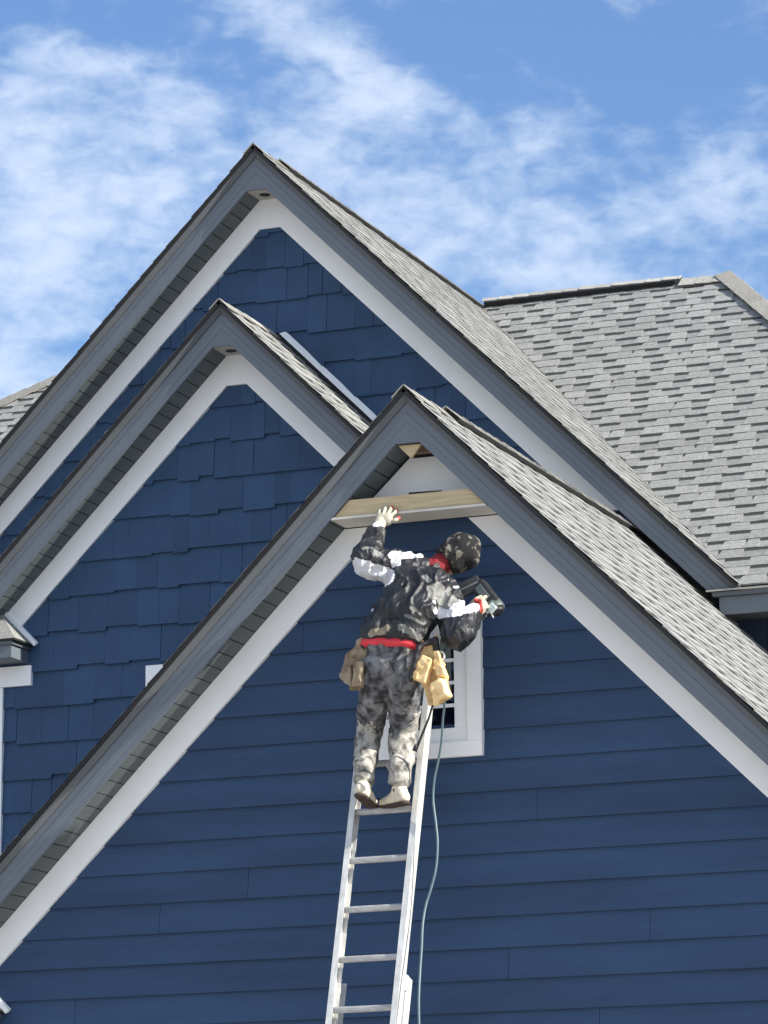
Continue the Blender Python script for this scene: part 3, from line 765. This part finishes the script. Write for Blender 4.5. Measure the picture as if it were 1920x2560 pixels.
# trousers
mixp = lambda a, b, t: a.lerp(b, t)
segs = [(pelL, .104, pelR, .104), (waL+Vector((.0, 0, -.03)), .085, waR+Vector((-.02, 0, -.03)), .085), (pelL, .10, hipL, .098), (pelR, .10, hipR, .100),
        (hipL, .098, mixp(hipL, kneL, .6), .086), (mixp(hipL, kneL, .6), .086, kneL, .074), (kneL, .076, mixp(kneL, ankL, .5), .070), (mixp(kneL, ankL, .5), .070, ankL+Vector((0, 0, .02)), .055),
        (hipR, .100, mixp(hipR, kneR, .6), .092), (mixp(hipR, kneR, .6), .092, kneR, .082), (kneR, .082, mixp(kneR, ankR, .5), .074), (mixp(kneR, ankR, .5), .074, ankR+Vector((0, 0, .025)), .058),
        (ankL+Vector((0, 0, .012)), .062, ankL+Vector((0, 0, .022)), .062), (ankR+Vector((0, 0, .018)), .064, ankR+Vector((0, 0, .030)), .064),
        (ankL+Vector((0, 0, .065)), .060, ankL+Vector((0, 0, .075)), .062), (ankR+Vector((0, 0, .075)), .064, ankR+Vector((0, 0, .09)), .066)]
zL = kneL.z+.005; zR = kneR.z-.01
def tm(c):  # paints the sunlit tone on the lower legs and hip pocket
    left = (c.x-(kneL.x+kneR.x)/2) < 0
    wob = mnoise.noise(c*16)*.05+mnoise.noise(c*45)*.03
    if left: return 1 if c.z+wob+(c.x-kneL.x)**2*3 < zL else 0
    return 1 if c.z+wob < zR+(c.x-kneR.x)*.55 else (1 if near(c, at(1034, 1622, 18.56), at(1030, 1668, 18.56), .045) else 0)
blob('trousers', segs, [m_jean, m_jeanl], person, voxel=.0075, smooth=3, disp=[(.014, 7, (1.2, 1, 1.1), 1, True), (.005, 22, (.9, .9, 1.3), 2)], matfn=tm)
# red cloth showing between jacket and trousers
segs = [(waL+Vector((-.012, 0, -.014)), .097, waR+Vector((-.006, 0, -.024)), .097, ((0, 0, 1), .44))]
blob('waistband', segs, [m_redc, m_jwhite], person, voxel=.006, smooth=2, disp=[(.004, 12)], matfn=lambda c: 1 if c.z > waL.z+.014-(c.x-waL.x)*.05+mnoise.noise(c*30)*.01 else 0)
# jacket with sleeves
segs = [(waL+Vector((-.004, 0, .055)), .100, waR+Vector((.02, 0, .045)), .104), (waL+Vector((.0, 0, .05)), .095, miL, .105), (waR+Vector((.02, 0, .05)), .100, miR, .118),
        (miL, .108, miR, .118), (miL, .105, chL, .100), (miR, .118, chR, .105), (chL, .100, chR, .108), (miL, .11, chR, .11),
        (chL, .09, shL, .070), (chR, .10, shR, .078), (shL, .068, neck-hd_ax*.02, .062), (shR, .070, neck-hd_ax*.03, .062),
        (shL, .070, mixp(shL, elL, .5), .074), (mixp(shL, elL, .5), .076, elL, .082), (elL, .080, mixp(elL, wrL, .5), .066), (mixp(elL, wrL, .5), .064, wrL-(wrL-elL)*.12, .048),
        (shR, .080, mixp(shR, elR, .5), .078), (mixp(shR, elR, .5), .080, elR, .094), (elR, .088, mixp(elR, wrR, .5), .070), (mixp(elR, wrR, .5), .066, wrR-(wrR-elR)*.12, .046),
        (elL+Vector((-.01, 0, -.05)), .05, mixp(shL, elL, .45)+Vector((0, 0, -.075)), .05)]
patches = [  # (a, b, radius, material): the garment's printed panels
    (at(890, 1420, 18.70), at(975, 1447, 18.72), .058, 2), (at(988, 1390, 18.78), at(1040, 1382, 18.80), .028, 2), (at(990, 1405, 18.76), at(992, 1412, 18.76), .030, 2),
    (at(925, 1370, 18.68), at(948, 1392, 18.66), .022, 1), (at(905, 1366, 18.68), at(925, 1366, 18.68), .014, 1), (at(960, 1372, 18.68), at(964, 1398, 18.68), .012, 1), (at(940, 1395, 18.66), at(955, 1372, 18.66), .012, 1),
    (at(1092, 1478, 18.66), at(1120, 1505, 18.66), .042, 1), (at(1110, 1530, 18.60), at(1160, 1505, 18.66), .060, 2), (at(1130, 1452, 18.74), at(1136, 1462, 18.74), .018, 2),
    (at(1078, 1478, 18.62), at(1106, 1520, 18.60), .012, 2), (at(1030, 1520, 18.54), at(1085, 1560, 18.54), .010, 1), (at(1012, 1536, 18.54), at(1060, 1562, 18.54), .009, 1),
    (at(1000, 1565, 18.52), at(1070, 1610, 18.52), .022, 1), (at(1050, 1570, 18.52), at(1088, 1582, 18.52), .016, 1), (at(1060, 1440, 18.66), at(1072, 1452, 18.66), .012, 1),
    (at(930, 1585, 18.54), at(965, 1572, 18.54), .022, 3), (at(1084, 1500, 18.60), at(1110, 1534, 18.60), .010, 2)]
m_jtan = mat('jacket_tan', (.24, .20, .15), .7, var=.2, vscale=20)
fl_ = lambda v: Vector((v.x, v.y*.3, v.z))
def jm(c):
    # the arm below the right shoulder panel stays black
    for (a, b, r, k) in patches:
        if near(fl_(c), fl_(a), fl_(b), r*(1+mnoise.noise(c*26)*(.22 if k == 2 else .6)+mnoise.noise(c*60)*(.04 if k == 2 else .2))):
            if k == 2 and c.z < at(1140, 1541, 18.6).z and c.x > shR.x-.08: continue
            return k
    return 0
blob('jacket', segs, [m_jack, m_jgrey, m_jwhite, m_jtan], person, voxel=.006, smooth=4, disp=[(.022, 8, (1.7, 1, .8), 4, True), (.007, 19, (1.6, 1, .8), 5, True)], matfn=jm)
# left cuff
b0, b1 = wrL-(wrL-elL)*.10, wrL+(wrL-elL)*.06
blob('cuff', [(b0, .042, b1, .036)], m_jwhite, person, voxel=.005, smooth=2, disp=[(.006, 40)])
blob('neck_gaiter', [(neck-hd_ax*.035, .066, neck+hd_ax*.03, .066), (neck+hd_ax*.02, .066, neck+hd_ax*.055, .060)], m_redd, person, voxel=.006, smooth=2, disp=[(.010, 24)])
# knitted hat pulled over the head
segs = [(head-hd_ax*.046, .098, head+hd_ax*.022, .109), (head+hd_ax*.01, .106, head+hd_ax*.050, .088)]
blob('beanie', segs, m_camo, person, voxel=.006, smooth=2, disp=[(.012, 16, (1, 1, 1), 3), (.003, 70)], cuts=[(head-hd_ax*.090, -hd_ax)])
# shoes
def shoe(heel, toe, ank, name='shoe'):
    ax = toe-heel; ax.z *= 1.0; L = ax.length; a = ax.normalized(); up = Vector((0, 0, 1))
    o_ = blob(name, [(heel+up*.010+a*.01, .040, mixp(heel, toe, .5)+up*.008, .041), (mixp(heel, toe, .5)+up*.004, .042, toe-a*.02-up*.002, .034, (up, .85)),
                     (heel+a*.02+up*.025, .038, ank-up*.035, .040), (mixp(heel, toe, .35)+up*.02, .038, ank-up*.03, .036)], m_shoe, person, voxel=.005, smooth=3, disp=[(.005, 22)])
    so_ = blob('sole', [(heel-up*.026, .037, mixp(heel, toe, .5)-up*.026, .036, (up, .42)), (mixp(heel, toe, .5)-up*.026, .036, toe-a*.015-up*.024, .038, (up, .38))], m_sole, o_, voxel=.005, smooth=1)
    blob('sock', [(ank-up*.040, .038, ank+up*.02, .040)], m_sock, person, voxel=.006, smooth=1)
    return o_
shoe(heelL, toeL, ankL); shoe(heelR, toeR, ankR)
# gloves: palm, four fingers and a thumb each
def glove(palm, fingers, matfn=None):
    segs = list(palm)
    for ch, r in fingers:
        for i in range(len(ch)-1): segs.append((ch[i], r*(1-.08*i), ch[i+1], r*(1-.08*(i+1))))
    return blob('glove', segs, [m_glove, m_gred], person, voxel=.0032, smooth=2, matfn=matfn)
Yb = 19.10
pl = [(wrL-(wrL-elL)*.02, .038, at(951, 1306, 19.02), .036, ((0, 1, 0), .75)), (at(950, 1303, 19.03), .034, at(968, 1301, 19.03), .034, ((0, 1, 0), .7)), (at(952, 1294, 19.05), .026, at(972, 1294, 19.05), .026, ((0, 1, 0), .7))]
fl = [([at(948, 1290, 19.05), at(949, 1280, 19.070), at(951, 1275, 19.088)], .0125),
      ([at(958, 1287, 19.05), at(962, 1275, 19.072), at(965, 1267, 19.092)], .0135),
      ([at(968, 1287, 19.05), at(975, 1276, 19.070), at(979, 1268, 19.090)], .0130),
      ([at(976, 1290, 19.05), at(986, 1283, 19.066), at(991, 1276, 19.086)], .0120),
      ([at(974, 1303, 19.03), at(988, 1301, 19.030), at(997, 1295, 19.045)], .0135)]
hz = [at(975, 1262, 19.10), at(994, 1268, 19.10)]
glove(pl, fl, lambda c: 1 if (near(c, at(983, 1263, 19.10), at(994, 1276, 19.10), .026) or near(c, at(986, 1300, 19.05), at(998, 1294, 19.05), .020)) else 0)
hR = at(1203, 1521, 18.90)
g0, g1 = at(1190, 1500, 18.93), at(1212, 1532, 18.90)      # the tool's handle runs between these
ga = (g1-g0).normalized(); gs = Vector((0, 1, 0)).cross(ga).normalized()
pl = [(wrR-(wrR-elR)*.04, .036, hR+Vector((-.012, -.01, -.004)), .036), (hR+Vector((.0, -.020, -.012)), .034, hR+Vector((.012, -.018, .016)), .032)]
fl = []
for k in range(4):
    c = mixp(g0, g1, .12+.26*k)
    r = [.0125, .0135, .013, .0115][k]
    fl.append(([c+gs*.030+Vector((0, -.030, 0)), c-gs*.006+Vector((0, -.040, 0)), c-gs*.036+Vector((0, -.020, 0)), c-gs*.034+Vector((0, .010, 0))], r))
fl.append(([hR+Vector((-.01, -.01, .03)), hR+Vector((.0, .0, .055)), hR+Vector((.022, .012, .066))], .0135))
glove(pl, fl, lambda c: 1 if near(c, at(1192, 1502, 18.86), at(1196, 1524, 18.86), .030) else 0)

# ------------------------------------------------------------------ tool belt
belt = empty('tool_belt', at(985, 1600, 18.64), 'worn tool belt with a brown and a tan leather pouch hanging at the hips', 'tool belt')
Yp = 18.60
for sg in ([(at(906, 1640, 18.62), .016, at(912, 1603, 18.60), .018), (at(912, 1603, 18.60), .018, at(935, 1590, 18.56), .014)],
           [(at(1026, 1700, 18.55), .014, at(1036, 1660, 18.54), .017), (at(1036, 1660, 18.54), .017, at(1046, 1618, 18.545), .016), (at(1046, 1618, 18.545), .016, at(1066, 1608, 18.57), .016),
            (at(1066, 1608, 18.57), .016, at(1088, 1600, 18.60), .020), (at(1088, 1600, 18.60), .022, at(1092, 1640, 18.62), .020), (at(1092, 1640, 18.62), .020, at(1098, 1655, 18.62), .014)]):
    blob('strap', sg, m_strap, belt, voxel=.006, smooth=2, disp=[(.006, 30)])
def pouch(segs, mt, disp, fn=None):
    return blob('pouch', segs, mt, belt, voxel=.006, smooth=2, disp=disp, matfn=fn)
k = ((0, 1, 0), .62)
def pocket(segs, mt, par, disp):
    return blob('pocket', segs, mt, par, voxel=.005, smooth=2, disp=disp)
def sl(quad, Y, th, bulge=0.0):
    f = [at(x, y, Y) for x, y in quad]; c = sum(f, Vector())/4
    return ('hex', [p+Vector((0, th, 0)) for p in f]+[c+(p-c)*(1-bulge) for p in f])
pb_ = pouch([sl([(906, 1598), (921, 1606), (906, 1718), (872, 1724)], Yp, .05), sl([(866, 1630), (900, 1612), (892, 1716), (846, 1694)], Yp+.02, .05), (at(884, 1640, Yp+.01), .018, at(900, 1604, Yp), .018), (at(900, 1604, Yp), .018, at(921, 1588, Yp-.02), .015)],
      m_lbrown, [(.010, 12, (1, 1, 1), 2, True), (.004, 34)])
pocket([sl([(884, 1648), (908, 1652), (902, 1716), (876, 1720)], Yp-.045, .045, .1)], m_lbrown, pb_, [(.008, 15, (1, 1, 1), 6, True), (.003, 40)])
pocket([sl([(856, 1664), (878, 1660), (880, 1722), (846, 1696)], Yp-.020, .045, .1)], m_lbrown, pb_, [(.008, 15, (1, 1, 1), 7, True), (.003, 40)])
m_ltan2 = mat('tan_leather_worn', (.46, .29, .12), .7, col2=(.66, .46, .22), vscale=14, pattern=(.35, .6), bump=.3, bscale=40)
pt_ = pouch([sl([(1060, 1610), (1088, 1606), (1112, 1690), (1026, 1702)], Yp, .055), sl([(1048, 1692), (1112, 1684), (1121, 1744), (1074, 1766)], Yp+.01, .055),
       (at(1064, 1616, Yp), .012, at(1054, 1598, Yp), .008), (at(1084, 1612, Yp), .012, at(1091, 1588, Yp), .007)], m_ltan2, [(.010, 12, (1, 1, 1), 3, True), (.004, 34)])
pocket([sl([(1056, 1632), (1080, 1646), (1062, 1712), (1020, 1694)], Yp-.060, .055, .12)], m_ltan, pt_, [(.010, 14, (1, 1, 1), 8, True), (.004, 36)])
pocket([sl([(1080, 1622), (1094, 1622), (1114, 1690), (1088, 1694)], Yp-.050, .045, .12)], m_ltan, pt_, [(.009, 14, (1, 1, 1), 9, True), (.004, 36)])
pocket([sl([(1070, 1706), (1102, 1690), (1121, 1738), (1080, 1764)], Yp-.055, .055, .14)], m_ltan, pt_, [(.010, 14, (1, 1, 1), 10, True), (.004, 36)])
hk = MB()
pts = [at(1102+9*math.cos(t), 1640+11*math.sin(t), 18.58) for t in [i*2*math.pi/16 for i in range(17)]]
hk.tube(pts, .0055, 8); hk.build('hook_ring', m_alu, belt, smooth=True)
# drooping black strap with a buckle end, beside the right leg
b = MB(); b.tube([at(1082, 1762, 18.62), at(1072, 1795, 18.64), at(1060, 1825, 18.66), at(1050, 1850, 18.66), at(1040, 1872, 18.66)], [.006, .006, .007, .007, .010], 8)
b.tube([at(1042, 1862, 18.66), at(1036, 1878, 18.66)], [.012, .014], 8); b.build('dangling_strap', m_strap, belt, smooth=True)

# ------------------------------------------------------------------ nail gun
m_gun = mat('tool_black', (.018, .018, .02), .45, var=.3, vscale=20)
m_gung = mat('tool_grey', (.13, .15, .14), .4, metal=.3, var=.25, vscale=20)
m_gunp = mat('tool_pale', (.50, .60, .57), .4, var=.12, vscale=25)
gun = empty('nail_gun', at(1200, 1500, 18.96), 'black pneumatic nail gun with a pale end cap, held in the right hand', 'nail gun')
Yg = 18.97
def cyl(pts, rs, mt, name, n=22): b = MB(); b.tube(pts, rs, n); return b.build(name, mt, gun, smooth=False, bevel=.0015)
A0, A1 = at(1198, 1466, Yg+.02), at(1246, 1528, Yg-.03)
da = (A1-A0).normalized()
yv = Vector((0, 1, 0)); wv = da.cross(yv).normalized()
hs = MB(); L_ = (A1-A0).length
bar(hs, A0+da*(L_*.36), da, L_*.44, wv, .045, yv, .044); hs.build('housing', m_gun, gun, bevel=.012)
hs = MB(); bar(hs, A0+da*(L_*.30)-yv*.046, da, L_*.26, wv, .022, yv, .004); hs.build('side_plate', m_gung, gun, bevel=.003)
cyl([A0+da*L_*.72, A0+da*L_*.76, A1-da*.014, A1-da*.006], [.046, .050, .050, .044], m_gung, 'cylinder_head')
hs = MB(); bar(hs, A1-da*.030-yv*.036-wv*.012, da, .026, wv, .026, yv, .017); hs.build('end_plate', m_gunp, gun, bevel=.006)
cyl([A1, A1+da*.012, A1+da*.016], [.034, .030, .018], m_gun, 'exhaust')
cyl([A0-da*.07, A0-da*.014], [.013, .016], m_gun, 'nose')
hb0 = MB(); hb0.tube([A0+da*.05, g0, g1, g1+(g1-g0)*.22], [.024, .019, .018, .024], 14); hb0.build('handle', m_gun, gun, smooth=True)
tr = MB(); tr.tube([mixp(g0, g1, .1)-gs*.05, mixp(g0, g1, .4)-gs*.055, mixp(g0, g1, .6)-gs*.02], .005, 8); tr.build('trigger_guard', m_gung, gun, smooth=True)
M0, M1 = at(1200, 1455, Yg), at(1148, 1480, Yg-.02); dm = (M1-M0).normalized(); un = dm.cross(Vector((0, 1, 0))).normalized()
mg = MB(); bar(mg, (M0+M1)/2, dm, (M1-M0).length/2, un, .042, Vector((0, 1, 0)), .018); mgo = mg.build('magazine', m_gun, gun, bevel=.003)
mg = MB(); bar(mg, (M0+M1)/2-un*.0-Vector((0, .0195, 0)), dm, (M1-M0).length/2*.9, un, .005, Vector((0, 1, 0)), .002); mg.build('rail', m_gung, mgo)
sv = MB(); bar(sv, at(1226, 1532, Yg-.05), da, .03, un, .010, Vector((0, 1, 0)), .010); sv.build('belt_hook', m_alu, gun, bevel=.002)

# ------------------------------------------------------------------ air hose
pts = [g1+(g1-g0)*.2, at(1190, 1560, 18.90), at(1160, 1590, 18.90), at(1125, 1610, 18.84), at(1108, 1640, 18.70), at(1110, 1690, 18.62), at(1112, 1750, 18.66), at(1107, 1800, 18.72), at(1104, 1850, 18.76), at(1096, 1900, 18.80),
       at(1086, 1950, 18.82), at(1083, 2000, 18.82), at(1090, 2060, 18.80), at(1094, 2110, 18.78), at(1090, 2170, 18.76), at(1078, 2220, 18.74), at(1065, 2262, 18.72), at(1057, 2310, 18.68), at(1054, 2370, 18.62), at(1050, 2430, 18.56), at(1047, 2500, 18.5), at(1048, 2570, 18.42), at(1050, 2660, 18.3), at(1052, 2900, 18.0), at(1050, 3300, 17.3)]
fine = []
P = [Vector(p) for p in pts]
for i in range(len(P)-1):
    a, b_, c, d = P[max(i-1, 0)], P[i], P[i+1], P[min(i+2, len(P)-1)]
    for q in range(8):
        t = q/8; fine.append(.5*((2*b_)+(-a+c)*t+(2*a-5*b_+4*c-d)*t*t+(-a+3*b_-3*c+d)*t**3))
fine.append(P[-1])
b = MB(); b.tube(fine, .0068, 10); tag(b.build('air_hose', m_hose, smooth=True), 'thin teal air hose hanging from the nail gun down beside the ladder', 'hose')
